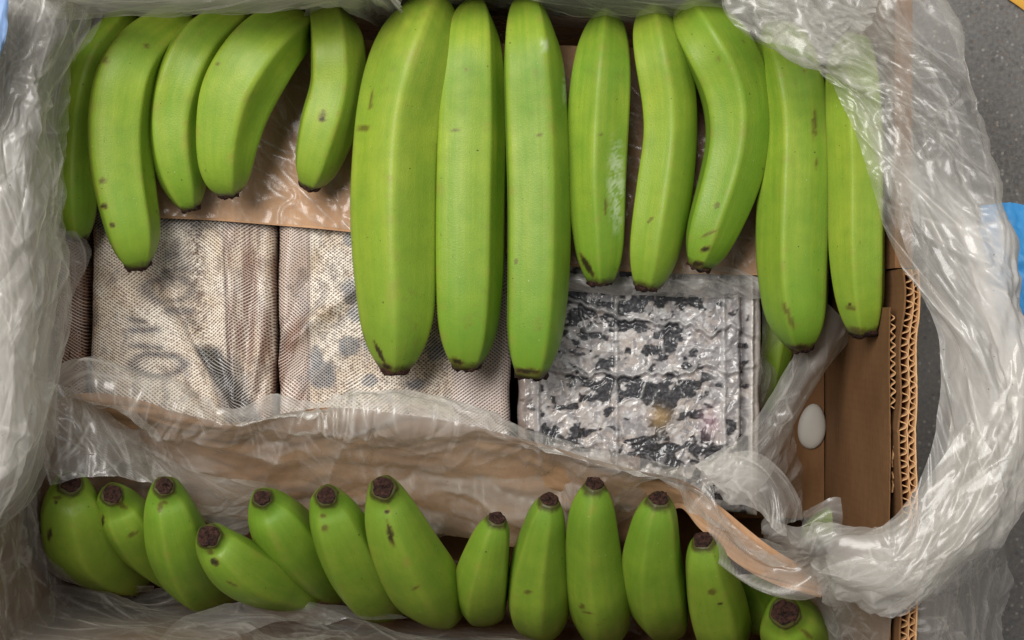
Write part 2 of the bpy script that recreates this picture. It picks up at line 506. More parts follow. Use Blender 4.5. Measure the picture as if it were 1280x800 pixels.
# ------------------------------------------------------------------ bananas
def build_banana(pts, label, group, mat, roll=0.0, k=0.5, tip_r=None, seed=0, tip=True, marks=(), nsm=60, name="banana"):
    """pts: (px, py, z, halfwidth_px) from the stem end to the blossom tip."""
    rnd = random.Random(seed)
    ctr = np.array([P(p[0], p[1], p[2]) + (p[3] * S(p[2]),) for p in pts])
    NS, NA = 150, 70
    c = arc_resample(ctr, NS)
    for _ in range(nsm):                       # even out the curve and the swelling
        c[1:-1] = (c[:-2] + 2 * c[1:-1] + c[2:]) / 4
    C, R = c[:, :3], np.maximum(c[:, 3], 0.003)
    T = np.gradient(C, axis=0)
    T /= np.linalg.norm(T, axis=1)[:, None]
    up = np.array([0, 0, 1.0]) if abs(T[0][2]) < 0.9 else np.array([1.0, 0, 0])
    A = np.cross(T[0], up)
    A /= np.linalg.norm(A)
    phi = np.linspace(0, 2 * math.pi, NA, endpoint=False)
    ph2 = phi + 0.13 * np.sin(phi + rnd.random() * 6) + 0.08 * np.sin(2 * phi + rnd.random() * 6)
    seg = 2 * math.pi / 5
    cell = np.mod(ph2 + roll, seg) - seg / 2
    pw = 30.0
    pent = sum(np.maximum(np.cos(ph2 + roll - seg / 2 - seg * q), 0) ** pw for q in range(5)) ** (-1 / pw)
    pent = pent / pent.mean() * 0.93
    ridge = np.abs(cell) / (seg / 2)
    verts, along, ring, ridg = [], [], [], []
    tt = np.linspace(0, 1, NS)
    base = rnd.random() * 50
    for i in range(NS):
        if i:
            A = A - T[i] * A.dot(T[i])
            A /= np.linalg.norm(A)
        B = np.cross(T[i], A)
        kk = k * (0.55 + 0.45 * min(1, max(0, (1 - abs(2 * tt[i] - 1)) * 2.2)) + 0.25 * (tt[i] > .85) * (tt[i] - .85) / .15)
        rr = R[i] * ((1 - kk) + kk * pent / 0.945)
        rr = rr * (1 + 0.035 * (vnoise(tt[i] * 5 + base + 0 * phi, np.sin(phi) * 1.3 + 9 + base, 4) - 0.5))
        verts.append(C[i] + (np.cos(phi) * rr)[:, None] * A + (np.sin(phi) * rr)[:, None] * B)
        along.append(np.full(NA, tt[i])); ring.append(phi / 6.2832); ridg.append(ridge)
    V = np.vstack(verts)
    F = grid_faces(NS, NA, wrap=True)
    al, ri, rg = list(np.concatenate(along)), list(np.concatenate(ring)), list(np.concatenate(ridg))
    # close both ends
    V = np.vstack([V, C[0] - T[0] * R[0] * 0.25, C[-1] - T[-1] * 0.0006])
    n0, n1 = NS * NA, NS * NA + 1
    F += [[n0, (j + 1) % NA, j] for j in range(NA)]
    F += [[n1, (NS - 1) * NA + j, (NS - 1) * NA + (j + 1) % NA] for j in range(NA)]
    al += [0, 1]; ri += [0, 0]; rg += [0, 0]
    # scars, bruises and dust: spots on the peel, given where the photograph shows them
    sx, sy = V[:, 0] / (K * (ZC - V[:, 2])) + 640, 400 - V[:, 1] / (K * (ZC - V[:, 2]))
    scar, dust = np.zeros(len(V)), np.zeros(len(V))
    grain = vnoise(sx / 2.1 + 50, sy / 2.1 + 50, 17)
    for (mx, my, rx, ry, an, kind) in marks:
        ca, sa = math.cos(math.radians(an)), math.sin(math.radians(an))
        ddx, ddy = sx - mx, sy - my
        e = np.hypot((ddx * ca + ddy * sa) / rx, (-ddx * sa + ddy * ca) / ry)
        m = 1 - sstep(0.55, 1.25, e + 0.5 * (grain - .5))
        if kind == 'dust':
            dust = np.maximum(dust, m * sstep(.3, .75, grain * .6 + .4 * vnoise(sx / 7, sy / 12, 19)))
        else:
            scar = np.maximum(scar, m * (1.0 if kind == 'black' else 0.6))
    root = empty(name, tuple(C[NS // 2]))
    off = np.array(root.location)
    tag(root, label, "banana", group)
    mesh_obj("peel", V - off, F, mat, root, attrs={'along': al, 'around': ri, 'ridge': rg, 'scar': scar, 'dust': dust})
    if tip:
        r0 = tip_r * S(pts[-1][2]) if tip_r else R[-1] * 1.0
        B = np.cross(T[-1], A)
        prof = [(1.04, -0.0028), (1.05, -0.0010), (1.0, 0.0003), (0.84, 0.0007), (0.66, 0.0003), (0.46, 0.0001), (0.30, 0.0005), (0.16, 0.0005), (0.02, 0.0003)]
        NB = 26
        th = np.linspace(0, 2 * math.pi, NB, endpoint=False)
        vv, aa = [], []
        for q, (fr, dz) in enumerate(prof):
            jit = 1 + 0.34 * (vnoise(np.cos(th) * 2.2 + seed * 1.7 + 20, np.sin(th) * 2.2 + q * 0.45 + 20, 6) - 0.5)
            dj = dz * r0 / 0.0065 * 0.9 + 0.0030 * r0 / .0065 * (vnoise(np.cos(th) * 3 + q * 5.1 + 30, np.sin(th) * 3 + seed + 30, 8) - 0.5) * (q > 0)
            vv.append(C[-1] + T[-1] * 0.0010 + (np.cos(th) * r0 * fr * jit)[:, None] * A + (np.sin(th) * r0 * fr * jit)[:, None] * B + dj[:, None] * T[-1])
            aa.append(np.full(NB, fr))
        mesh_obj("blossom_tip", np.vstack(vv) - off, grid_faces(len(prof), NB, wrap=True) + [[(len(prof) - 1) * NB + j for j in range(NB)]],
                 M_TIP, root, attrs={'around': np.concatenate(aa)})
    return root

ZT = 0.160
def top(pts, z=ZT, tipw=16, bend=True):
    """(px,py,hw) list -> with heights: the stem end dips towards the crown, the tip tapers."""
    out = []
    n = len(pts)
    x0, y0, h0 = pts[0]
    dx, dy = pts[0][0] - pts[1][0], pts[0][1] - pts[1][1]
    ln = math.hypot(dx, dy) or 1
    out.append((x0 + dx / ln * 4, y0 + dy / ln * 4, z - 0.046, h0 * 0.42))
    out.append((x0 + dx / ln * 2 , y0 + h0 * .34, z - 0.014, h0 * 0.84))
    for i, (x, y, h) in enumerate(pts[1:-1]):
        out.append((x, y, z + 0.012 * (1 - i / (n - 2)) , h))
    xe, ye, he = pts[-1]
    xp, yp, hp = pts[-2]
    out.append((xp + (xe - xp) * .50, yp + (ye - yp) * .50, z - 0.0, hp * .74 + tipw * .26))
    out.append((xp + (xe - xp) * .80, yp + (ye - yp) * .80, z - .003, hp * .36 + tipw * .64))
    out.append((xe, ye - 4, z - 0.005, tipw))
    return out

G1 = "bananas laid flat across the upper half of the box"
T = [
    ([(150, 24, 26), (112, 90, 28), (97, 180, 27), (96, 245, 27), (97, 300, 24)], .148, 13, "mostly hidden dark green banana against the film, leftmost of the upper row"),
    ([(214, 20, 30), (164, 78, 38), (148, 150, 40), (151, 220, 38), (164, 285, 34), (173, 335, 30)], .166, 15, "long banana with brown specks near its tip, resting on the woven package's corner"),
    ([(285, 18, 34), (243, 70, 38), (221, 140, 37), (222, 195, 34), (238, 264, 30)], .156, 12, "short slanting banana whose tip points at the dark notch in the kraft paper edge"),
    ([(362, 26, 34), (330, 62, 43), (297, 115, 45), (284, 165, 39), (281, 205, 34), (287, 244, 30)], .165, 14, "short fat banana bent right at its top, left of the kraft patch"),
    ([(412, 14, 30), (420, 55, 33), (421, 105, 34), (410, 150, 36), (399, 190, 31), (387, 235, 26)], .158, 13, "shortest banana of the upper row, with a brown scar halfway, alone over the kraft paper"),
    ([(537, 8, 42), (521, 62, 48), (503, 125, 51), (494, 200, 50), (493, 300, 49), (496, 385, 46), (494, 466, 40)], .166, 17, "widest long banana, its tip on the pale woven package, first of three long ones"),
    ([(592, 12, 26), (589, 62, 37), (587, 150, 42), (585, 250, 43), (584, 350, 42), (583, 400, 39), (583, 461, 34)], .160, 17, "straight long banana in the middle of the three long ones side by side"),
    ([(660, 8, 28), (664, 62, 37), (669, 150, 41), (672, 250, 41), (671, 350, 40), (668, 410, 37), (664, 470, 34)], .166, 21, "long straight banana whose tip reaches the dark wrapped block's left edge"),
    ([(757, 26, 26), (753, 80, 34), (748, 150, 37), (746, 235, 35), (749, 295, 31), (751, 355, 26)], .158, 16, "slim banana with a pale dusty scrape down its right side, above the dark block"),
    ([(818, 19, 27), (824, 62, 34), (834, 120, 34), (836, 170, 33), (829, 230, 35), (818, 300, 33), (809, 361, 30)], .162, 17, "slightly S-curved banana between the scraped one and the strongly bowed one"),
    ([(870, 12, 32), (886, 48, 41), (910, 92, 43), (921, 135, 42), (920, 182, 39), (908, 232, 37), (891, 282, 33), (873, 336, 28)], .168, 15, "strongly bowed banana curving out to the right, its tip over the wrap's gathered end"),
    ([(972, 42, 36), (988, 90, 41), (998, 155, 43), (997, 240, 45), (994, 320, 44), (997, 385, 40), (1001, 437, 34)], .166, 15, "thick banana with a yellow rubbed edge, its top tucked under the film flap"),
    ([(1066, 60, 34), (1071, 130, 35), (1073, 220, 35), (1073, 300, 34), (1075, 350, 32), (1080, 417, 28)], .205, 18, "banana half covered by the film swath, rightmost of the upper row beside the torn cardboard"),
]
rolls = [0.2, 0.9, 0.5, 0.75, 0.15, 0.6, 0.35, 0.3, 0.95, 0.1, 0.8, 0.4, 0.7]
MT = {1: [(130, 258, 4.5, 4, 0, 'black'), (140, 281, 4, 2.2, 50, 'black'), (128, 226, 7, 4, 0, 'b'), (132, 76, 4, 4, 0, 'b'), (183, 57, 4, 4, 0, 'b')],
      3: [(272, 80, 3, 3, 0, 'b')],
      4: [(403, 145, 5, 9, 15, 'b'), (403, 149, 4, 3, 0, 'black')],
      5: [(464, 125, 2.4, 15, 5, 'b'), (455, 160, 8, 4, 0, 'b'), (474, 440, 3, 16, -28, 'black'), (484, 458, 8, 4, 25, 'black')],
      6: [(569, 163, 6, 2.6, 0, 'b'), (572, 452, 10, 4, 20, 'black')],
      7: [(674, 168, 5, 2.4, 0, 'b'), (680, 56, 7, 10, 0, 'dust'), (706, 100, 4, 40, 0, 'dust'), (660, 464, 18, 4, 5, 'black')],
      8: [(770, 232, 11, 66, 0, 'dust'), (734, 332, 4, 18, -32, 'black'), (751, 168, 3, 3, 0, 'b'), (757, 258, 2.5, 12, 0, 'b')],
      10: [(881, 312, 7, 4, -20, 'black'), (886, 292, 14, 2, -25, 'b'), (898, 74, 4, 3, -30, 'b'), (872, 330, 9, 4, 0, 'black')],
      11: [(1018, 155, 3, 22, 0, 'b'), (1019, 205, 2, 9, 0, 'b'), (986, 395, 4, 18, -22, 'b'), (1000, 434, 12, 4, 0, 'black')],
      12: [(1064, 385, 7, 3, 10, 'b'), (1062, 380, 2, 2, 0, 'black'), (1070, 412, 12, 4, 15, 'b')]}
for i, (pts, z, tw, lab) in enumerate(T):
    build_banana(top(pts, z, tw), lab, G1, M_TOP, roll=rolls[i] * 1.2566, seed=10 + i, k=0.9, marks=MT.get(i, ()))

G2 = "bananas standing tip up along the lower edge of the box"
def low(pts, tipw, blunt=False):
    """given tip first as (px,py,z,hw); returned stem first."""
    (x0, y0, z0), (x1, y1, z1, h1) = pts[0], pts[1]
    out = [(x0, y0, z0, tipw * .86), (x0 + (x1 - x0) * .22, y0 + (y1 - y0) * .22, z0 - (z0 - z1) * .25, tipw * 0.72 + h1 * .32),
           (x0 + (x1 - x0) * .6, y0 + (y1 - y0) * .6, z0 - (z0 - z1) * .62, tipw * .2 + h1 * .76)]
    if blunt:
        out = [(x0, y0, z0 + .006, tipw * .9), (x0 + (x1 - x0) * .10, y0 + (y1 - y0) * .10, z0 - .002, tipw * .62 + h1 * .34),
               (x0 + (x1 - x0) * .45, y0 + (y1 - y0) * .45, z0 - (z0 - z1) * .66, h1 * .80)]
    out += [(p[0], p[1], p[2], p[3] * (.97 if blunt else .94)) for p in pts[1:]]
    xe, ye, ze, he = pts[-1]
    xp, yp, zp, hp = pts[-2]
    out.append((xe + (xe - xp) * .05, ye + (ye - yp) * .02, max(0.034, ze - .035), he * .7))
    return out[::-1]
L = [
    ([(88, 604, .172), (90, 640, .158, 41), (102, 672, .136, 47), (128, 695, .105, 46), (158, 708, .07, 38)], 15, "leftmost lower banana with a dark cut mark, round tip facing up beside the film"),
    ([(140, 618, .166), (156, 648, .148, 34), (180, 676, .12, 37), (212, 702, .085, 34)], 14, "second lower banana from the left, squeezed behind its neighbour, with a dark blotched tip"),
    ([(205, 607, .178), (214, 645, .164, 35), (227, 685, .14, 42), (249, 722, .10, 41), (268, 738, .06, 30)], 13, "lower banana with a pale ringed tip, standing above the low lying one"),
    ([(261, 670, .182), (281, 692, .17, 33), (308, 714, .15, 39), (345, 728, .12, 37), (378, 738, .09, 27)], 16, "banana lying lower than its neighbours with a pale ringed tip and a brown nick below"),
    ([(328, 622, .172), (345, 650, .158, 35), (368, 682, .132, 42), (398, 712, .095, 38), (420, 726, .06, 28)], 12, "smooth green lower banana right of the low lying one, small dark tip"),
    ([(408, 619, .176), (420, 652, .162, 35), (440, 694, .135, 42), (463, 730, .10, 42), (482, 748, .06, 32)], 14, "lower banana with a rusty brown tip, left of the one with the long black scar"),
    ([(479, 609, .180), (489, 645, .166, 36), (510, 692, .142, 44), (535, 735, .105, 45), (552, 755, .06, 33)], 17, "lower banana with a broad black tip and a long black scar beneath it"),
    ([(621, 648, .160), (612, 680, .146, 27), (604, 715, .125, 35), (602, 743, .095, 36), (606, 757, .05, 29)], 13, "smallest lower banana, narrow necked, right of the gap in the row"),
    ([(687, 625, .168), (680, 660, .154, 28), (673, 705, .13, 38), (672, 750, .10, 41), (678, 774, .05, 32)], 14, "lower banana leaning right with a tapered neck, left of the tallest pair"),
    ([(743, 605, .178), (740, 645, .164, 31), (742, 695, .138, 37), (749, 750, .105, 40), (754, 782, .05, 33)], 14, "upright lower banana whose dark tip touches the divider film"),
    ([(824, 623, .178), (819, 655, .164, 32), (816, 700, .14, 40), (823, 748, .105, 41), (832, 776, .05, 30)], 15, "lower banana with a reddish brown tip right of the upright one"),
    ([(879, 675, .168), (884, 705, .154, 30), (893, 740, .13, 38), (901, 778, .10, 38), (906, 800, .05, 30)], 15, "lower banana under the slanting kraft strip, tip half in shade"),
    ([(981, 766, .150), (987, 778, .136, 38), (998, 796, .11, 45), (1008, 815, .08, 42)], 20, "lower right banana seen end on, its big dark tip facing up"),
    ([(930, 712, .100), (938, 728, .09, 24), (950, 750, .075, 30), (958, 770, .06, 28)], 10, "shaded banana deep in the gap under the slanting kraft strip"),
]
rl = [0.25, 0.6, 0.5, 0.1, 0.4, 0.8, 0.15, 0.9, 0.3, 0.55, 0.75, 0.2, 0.5, 0.1]
ML = {0: [(62, 668, 2.6, 10, 5, 'black'), (72, 622, 6, 3, 0, 'b'), (70, 628, 2, 3, 0, 'black')],
      1: [(128, 652, 2.5, 9, 8, 'black'), (165, 668, 9, 3, -25, 'b'), (150, 630, 12, 4, 30, 'b')],
      2: [(200, 634, 4, 7, 10, 'b'), (206, 628, 5, 3, 0, 'b')],
      3: [(268, 702, 7, 4.5, 35, 'black'), (263, 690, 5, 4, 0, 'b'), (290, 730, 8, 2, 30, 'b')],
      5: [(406, 660, 5, 5, 0, 'b'), (404, 645, 4, 3, 0, 'b')],
      6: [(488, 668, 3.4, 17, -14, 'black'), (484, 640, 4, 3, 0, 'black'), (520, 735, 6, 2, -30, 'b')],
      8: [(660, 740, 5, 3, 0, 'b')],
      9: [(735, 766, 8, 1.6, 10, 'b'), (728, 758, 4, 4, 0, 'b')],
      11: [(890, 740, 6, 5, 0, 'b'), (900, 755, 4, 1.6, 0, 'black')],
      12: [(1008, 792, 12, 3, 35, 'b')]}
for i, (pts, tw, lab) in enumerate(L):
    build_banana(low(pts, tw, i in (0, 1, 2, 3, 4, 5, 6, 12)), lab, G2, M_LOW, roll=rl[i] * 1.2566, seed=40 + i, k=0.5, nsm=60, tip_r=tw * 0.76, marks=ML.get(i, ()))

G3 = "bananas below the film at the right end"
build_banana([(990, 330, .07, 22), (975, 400, .085, 24), (967, 450, .085, 21), (962, 500, .07, 12), (960, 515, .065, 7)],
             "banana deep beside the dark wrapped block, seen through a film edge", G3, M_LOW, roll=.4, seed=71)
build_banana([(1120, 690, .05, 16), (1085, 666, .06, 24), (1050, 656, .062, 26), (1020, 664, .055, 18), (1006, 672, .05, 9)],
             "banana showing pale green through a film pocket below the torn cardboard wall", G3, M_TOP, roll=.7, seed=72)

# ------------------------------------------------------------------ packages
def tents(U, W, n, rs, L, wd, slope, ang, spread, line=0.0007, both=True):
    """sharp folds: n tent-shaped ridges that taper to points, the way thin sheet crumples. Returns height (m) and crease lines."""
    H, Lc = np.zeros(U.shape), np.zeros(U.shape)
    u0, u1, w0, w1 = U.min(), U.max(), W.min(), W.max()
    for k in range(n):
        uc, wc = rs.uniform(u0, u1), rs.uniform(w0, w1)
        th = ang + rs.randn() * spread
        Lh = L * rs.uniform(0.4, 1.6)
        w = wd * (0.3 + 2.0 * rs.rand() ** 2)
        sl = slope * rs.uniform(0.4, 1.3) * (1 if (not both or rs.rand() > .46) else -1)
        br = rs.uniform(.2, 1.0)
        win = (np.abs(U - uc) < Lh) & (np.abs(W - wc) < Lh)
        if not win.any():
            continue
        du_, dw_ = U[win] - uc, W[win] - wc
        s_ = -du_ * math.sin(th) + dw_ * math.cos(th)
        t_ = du_ * math.cos(th) + dw_ * math.sin(th)
        tap = np.clip(1 - np.abs(t_) / Lh, 0, 1)
        we = w * (0.25 + 0.75 * tap)
        H[win] += np.clip(1 - np.abs(s_) / we, 0, 1) * tap * w * sl
        Lc[win] = np.maximum(Lc[win], np.exp(-(s_ / line) ** 2) * np.minimum(tap * 2, 1) * br)
    return H, Lc

def px_of(X, Y, Z):
    s = K * (ZC - Z)
    return X / s + 640, 400 - Y / s

def gauss(x, y, cx, cy, rx, ry):
    return np.exp(-(((x - cx) / rx) ** 2 + ((y - cy) / ry) ** 2))

def package(name, quad, ztop, zbot, step, hfun, cfun, mat, label, group, round_=0.008, cat="package"):
    """quad: four pixel corners (tl,tr,br,bl) at ztop. A slab with rounded shoulders, wrinkled top and printed colour."""
    q = np.array([P(x, y, ztop)[:2] for x, y in quad])
    wdt = (np.linalg.norm(q[1] - q[0]) + np.linalg.norm(q[2] - q[3])) / 2
    hgt = (np.linalg.norm(q[3] - q[0]) + np.linalg.norm(q[2] - q[1])) / 2
    nu, nv = int(wdt / step), int(hgt / step)
    u = np.linspace(0, 1, nu)[None, :].repeat(nv, 0)
    v = np.linspace(0, 1, nv)[:, None].repeat(nu, 1)
    xy = (q[0][None, None] * ((1 - u) * (1 - v))[..., None] + q[1] * (u * (1 - v))[..., None]
          + q[2] * (u * v)[..., None] + q[3] * ((1 - u) * v)[..., None])
    X, Y = xy[..., 0].copy(), xy[..., 1].copy()
    eu = np.clip(1 - np.minimum(u, 1 - u) * wdt / .02, 0, 1)
    X -= np.sign(u - .5) * .0022 * eu * fbm(Y * 45 + X.mean() * 90, Y * 0 + 3, 181)
    px, py = px_of(X, Y, ztop)
    d = np.minimum(np.minimum(u, 1 - u) * wdt, np.minimum(v, 1 - v) * hgt)
    sh = np.where(d < round_, round_ - np.sqrt(np.maximum(0, round_ ** 2 - (round_ - d) ** 2)), 0)
    Z = ztop - sh + hfun(px, py, X, Y) * sstep(0, 0.012, d)
    V = np.stack([X, Y, Z], -1).reshape(-1, 3)
    col = cfun(px, py, X, Y).reshape(-1, 3)
    col = np.clip(col, 0.012, 0.9)
    F = [f[::-1] for f in grid_faces(nv, nu)]
    per = ([i for i in range(nu)] + [r * nu + nu - 1 for r in range(1, nv)]
           + [(nv - 1) * nu + i for i in range(nu - 2, -1, -1)] + [r * nu for r in range(nv - 2, 0, -1)])
    nb = len(V)
    V = np.vstack([V, np.c_[V[per][:, :2], np.full(len(per), zbot)]])
    col = np.vstack([col, col[per]])
    for k in range(len(per)):
        k2 = (k + 1) % len(per)
        F.append([per[k], per[k2], nb + k2, nb + k])
    F.append([nb + k for k in range(len(per))])
    c = V.mean(0)
    c[2] = zbot
    o = mesh_obj(name, V - c, F, mat, colors={'print': col})
    o.location = c
    return tag(o, label, cat, group)

def mixc(c, m, col):
    return c * (1 - m[..., None]) + np.array(col) * m[..., None]

CREAM, BEIGE, BROWN, DARK, PINK = lin(234, 222, 204), lin(200, 174, 142), lin(120, 78, 52), lin(30, 31, 38), lin(182, 156, 142)
INK = lin(62, 64, 74)

def weave_h(px, py, X, Y):
    h = 0.0022 * (fbm(X * 28, Y * 18, 31) - 0.5)
    # folds fanning out of the point where the lower film dips
    a = np.arctan2(px - 296, 560 - py)
    r = np.hypot(px - 296, 560 - py)
    fan = np.abs(((a * 3.4 + 0.35 * fbm(px / 60, py / 60, 33)) % 1.0) - 0.5) * 2
    h = h + 0.0065 * fan * np.exp(-((a / 0.62) ** 2)) * sstep(20, 110, r) * (1 - sstep(220, 380, r))
    # diagonal fold on the right package
    t = (px - 345) * 0.62 + (py - 440) * 0.78
    h = h + 0.0032 * np.exp(-(t / 9.0) ** 2) * sstep(335, 360, px) * (1 - sstep(440, 470, px))
    t2 = (px - 245) * 0.85 - (py - 420) * 0.5
    h = h + 0.003 * np.exp(-(t2 / 7.0) ** 2) * sstep(330, 380, py) * (px < 330)
    return h

def col_left(px, py, X, Y):
    c = np.broadcast_to(np.array(CREAM), px.shape + (3,)).copy()
    c = mixc(c, 0.55 * sstep(0.4, 0.7, fbm(px / 40, py / 40, 51)), BEIGE)
    # blurred lettering seen through the wrap, turned on its side
    wob = 6 * (fbm(px / 18, py / 18, 52) - .5)
    X2, Y2 = px + wob, py + wob
    ink = np.zeros_like(px)
    def ring(cx, cy, rx, ry, wd):
        rr = np.hypot((X2 - cx) / rx, (Y2 - cy) / ry)
        return np.exp(-((rr - 1) / wd) ** 2)
    def bar(x0, x1, y, hh, sl=0.0):
        yy = Y2 - y - sl * (X2 - x0)
        return np.exp(-(yy / hh) ** 2) * sstep(x0 - 6, x0 + 4, X2) * (1 - sstep(x1 - 4, x1 + 6, X2))
    ink = np.maximum.reduce([ring(198, 456, 31, 14, .30), bar(162, 205, 432, 4.5, .06), bar(160, 203, 411, 5, .06), bar(160, 185, 398, 4, 0.2),
                             ring(212, 362, 30, 15, .30) * .8, bar(205, 244, 386, 7, .12), bar(200, 240, 340, 4, -.1) * .7,
                             gauss(X2, Y2, 236, 398, 8, 16) * .8, gauss(X2, Y2, 216, 318, 12, 9) * .8])
    c = mixc(c, 0.95 * ink * (0.65 + 0.35 * vnoise(px / 6, py / 6, 53)), INK)
    # grainy brown column
    g = sstep(0.52, 0.62, vnoise(px / 2.6, py / 2.6, 54)) * np.exp(-((px - 249 - (py - 380) * .05) / 11) ** 2) * (1 - sstep(410, 450, py))
    c = mixc(c, 0.85 * g, lin(104, 82, 66))
    g2 = sstep(0.6, 0.7, vnoise(px / 2.2, py / 2.2, 55))
    c = mixc(c, 0.45 * g2, BROWN)
    c = mixc(c, 0.5 * sstep(.56, .7, fbm(px / 13, py / 22, 58)), lin(118, 104, 96))
    # brown panel to the right of the seam
    m = sstep(281, 285, px + (py - 380) * -0.04)
    c = mixc(c, m * sstep(.3, .62, fbm(px / 7, py / 60, 56)) * .92, BROWN)
    c = mixc(c, m * .25, PINK)
    c = mixc(c, 0.6 * np.exp(-((px - 284 - (py - 380) * 0.04) / 1.6) ** 2), DARK)
    # black wedge
    e = (px - 248) * 0.86 - (py - 425) * 0.52
    wedge = (1 - sstep(10, 16, np.abs(e - 4))) * sstep(425, 440, py)
    c = mixc(c, 0.88 * wedge, DARK)
    wed2 = (1 - sstep(14, 22, np.abs((px - 285) * .8 + (py - 470) * -.25))) * sstep(432, 455, py)
    c = mixc(c, 0.55 * wed2 * (1 - wedge), lin(88, 90, 96))
    # dark speckled top band
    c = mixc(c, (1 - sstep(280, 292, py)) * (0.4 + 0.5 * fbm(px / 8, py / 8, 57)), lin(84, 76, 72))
    return c

def col_right(px, py, X, Y):
    c = np.broadcast_to(np.array(CREAM), px.shape + (3,)).copy()
    c = mixc(c, 0.6 * sstep(0.4, 0.65, fbm(px / 30, py / 30, 61)), BEIGE)
    c = mixc(c, (1 - sstep(384, 392, px)) * 0.75, PINK)
    st = (1 - sstep(385, 388, px)) * sstep(390, 430, py + (px - 350) * .7) * sstep(0.42, 0.6, fbm((px + (py - 400) * .35) / 9, py / 70, 62))
    c = mixc(c, 0.8 * st, BROWN)
    g = sstep(0.55, 0.68, vnoise(px / 2.4, py / 2.4, 63)) * sstep(386, 396, px)
    c = mixc(c, 0.65 * g, lin(128, 100, 74))
    c = mixc(c, 0.5 * sstep(.56, .7, fbm(px / 13, py / 20, 68)), lin(112, 100, 94))
    for cx, cy, rx, ry in ((440, 365, 14, 18), (447, 392, 14, 12), (403, 470, 18, 20), (437, 432, 17, 13), (396, 448, 9, 16), (462, 476, 11, 9), (470, 430, 16, 14), (520, 480, 12, 8),
                           (545, 440, 12, 15), (440, 300, 12, 10)):
        wv = 10 * (fbm(px / 9, py / 9, 64) - .5)
        c = mixc(c, 0.75 * (1 - sstep(.75, 1.1, np.hypot((px + wv - cx) / rx, (py + wv - cy) / ry))), lin(92, 94, 102))
    c = mixc(c, 0.85 * sstep(560, 572, px), lin(190, 172, 164))
    c = mixc(c, 0.5 * np.exp(-((px - 386) / 1.5) ** 2), DARK)
    return c

def col_side(px, py, X, Y):
    c = np.broadcast_to(np.array(lin(116, 80, 56)), px.shape + (3,)).copy()
    return mixc(c, 0.6 * sstep(0.4, 0.7, fbm(px / 7, py / 7, 65)), lin(150, 110, 80))

GW = "packages in pale woven wrap"
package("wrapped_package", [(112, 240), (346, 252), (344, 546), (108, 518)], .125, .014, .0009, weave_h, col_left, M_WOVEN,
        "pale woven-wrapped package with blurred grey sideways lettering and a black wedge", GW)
package("wrapped_package", [(345, 252), (639, 262), (640, 562), (345, 546)], .1245, .014, .0009, weave_h, col_right, M_WOVEN,
        "cream woven-wrapped package with grey blotches, under the three long bananas' tips", GW)
package("wrapped_package", [(66, 250), (111, 252), (107, 518), (64, 512)], .121, .014, .0011, weave_h, col_side, M_WOVEN,
        "narrow brown woven-wrapped package at the left, beside the draped film", GW)

def ridged(x, y, seed, n=3):
    s, a = 0, 1.0
    for i in range(n):
        s = s + a * (1 - np.abs(2 * vnoise(x * 2 ** i + 5 * i, y * 2 ** i + 3 * i, seed + i) - 1))
        a *= 0.5
    return s / 1.75

def shrink_h(px, py, X, Y):
    wx = 60 * (fbm(px / 38, py / 38, 71) - .5)
    wy = 60 * (fbm(px / 38, py / 38, 72) - .5)
    r1 = ridged((px + wx) / 34, (py + wy) / 20, 73, 3) ** 4
    r2 = ridged((px + wy) / 20, (py + wx) / 40, 76, 2) ** 4
    r2 = r2 + .6 * ridged((px + wx * .6) / 13, (py + wy * .6) / 11, 78, 2) ** 4
    tH, tL = tents(X + .010 * (fbm(px / 30, py / 30, 171) - .5), Y + .010 * (fbm(px / 30, py / 30, 172) - .5), 460, np.random.RandomState(5), .014, .0017, .75, 1.35, .55)
    tH2, tL2 = tents(X + .012 * (fbm(px / 24, py / 24, 173) - .5), Y + .012 * (fbm(px / 24, py / 24, 174) - .5), 130, np.random.RandomState(6), .024, .0024, .75, .1, .35)
    h = 0.0008 * r1 + 0.0005 * r2 + 0.62 * tH + 0.62 * tH2 + 0.0007 * fbm(px / 5, py / 5, 79)
    # long wandering wrinkles and the vertical seams at the right
    for k, (y0, sl) in enumerate(((466, -.05), (392, .16))):
        yy = py - y0 - sl * (px - 760) - 34 * (fbm(px / 34 + k * 9, px * 0 + k, 80) - .5)
        h = h + 0.0026 * np.exp(-(yy / 3.0) ** 2) - 0.0014 * np.exp(-((yy - 6) / 3.5) ** 2)
    for x0, a in ((672, .003), (905, .002), (928, -.006), (940, .005), (770, .0015)):
        h = h + a * np.exp(-((px - x0 - 3 * (fbm(py / 40, py * 0 + x0, 82) - .5)) / 3.2) ** 2)
    return h

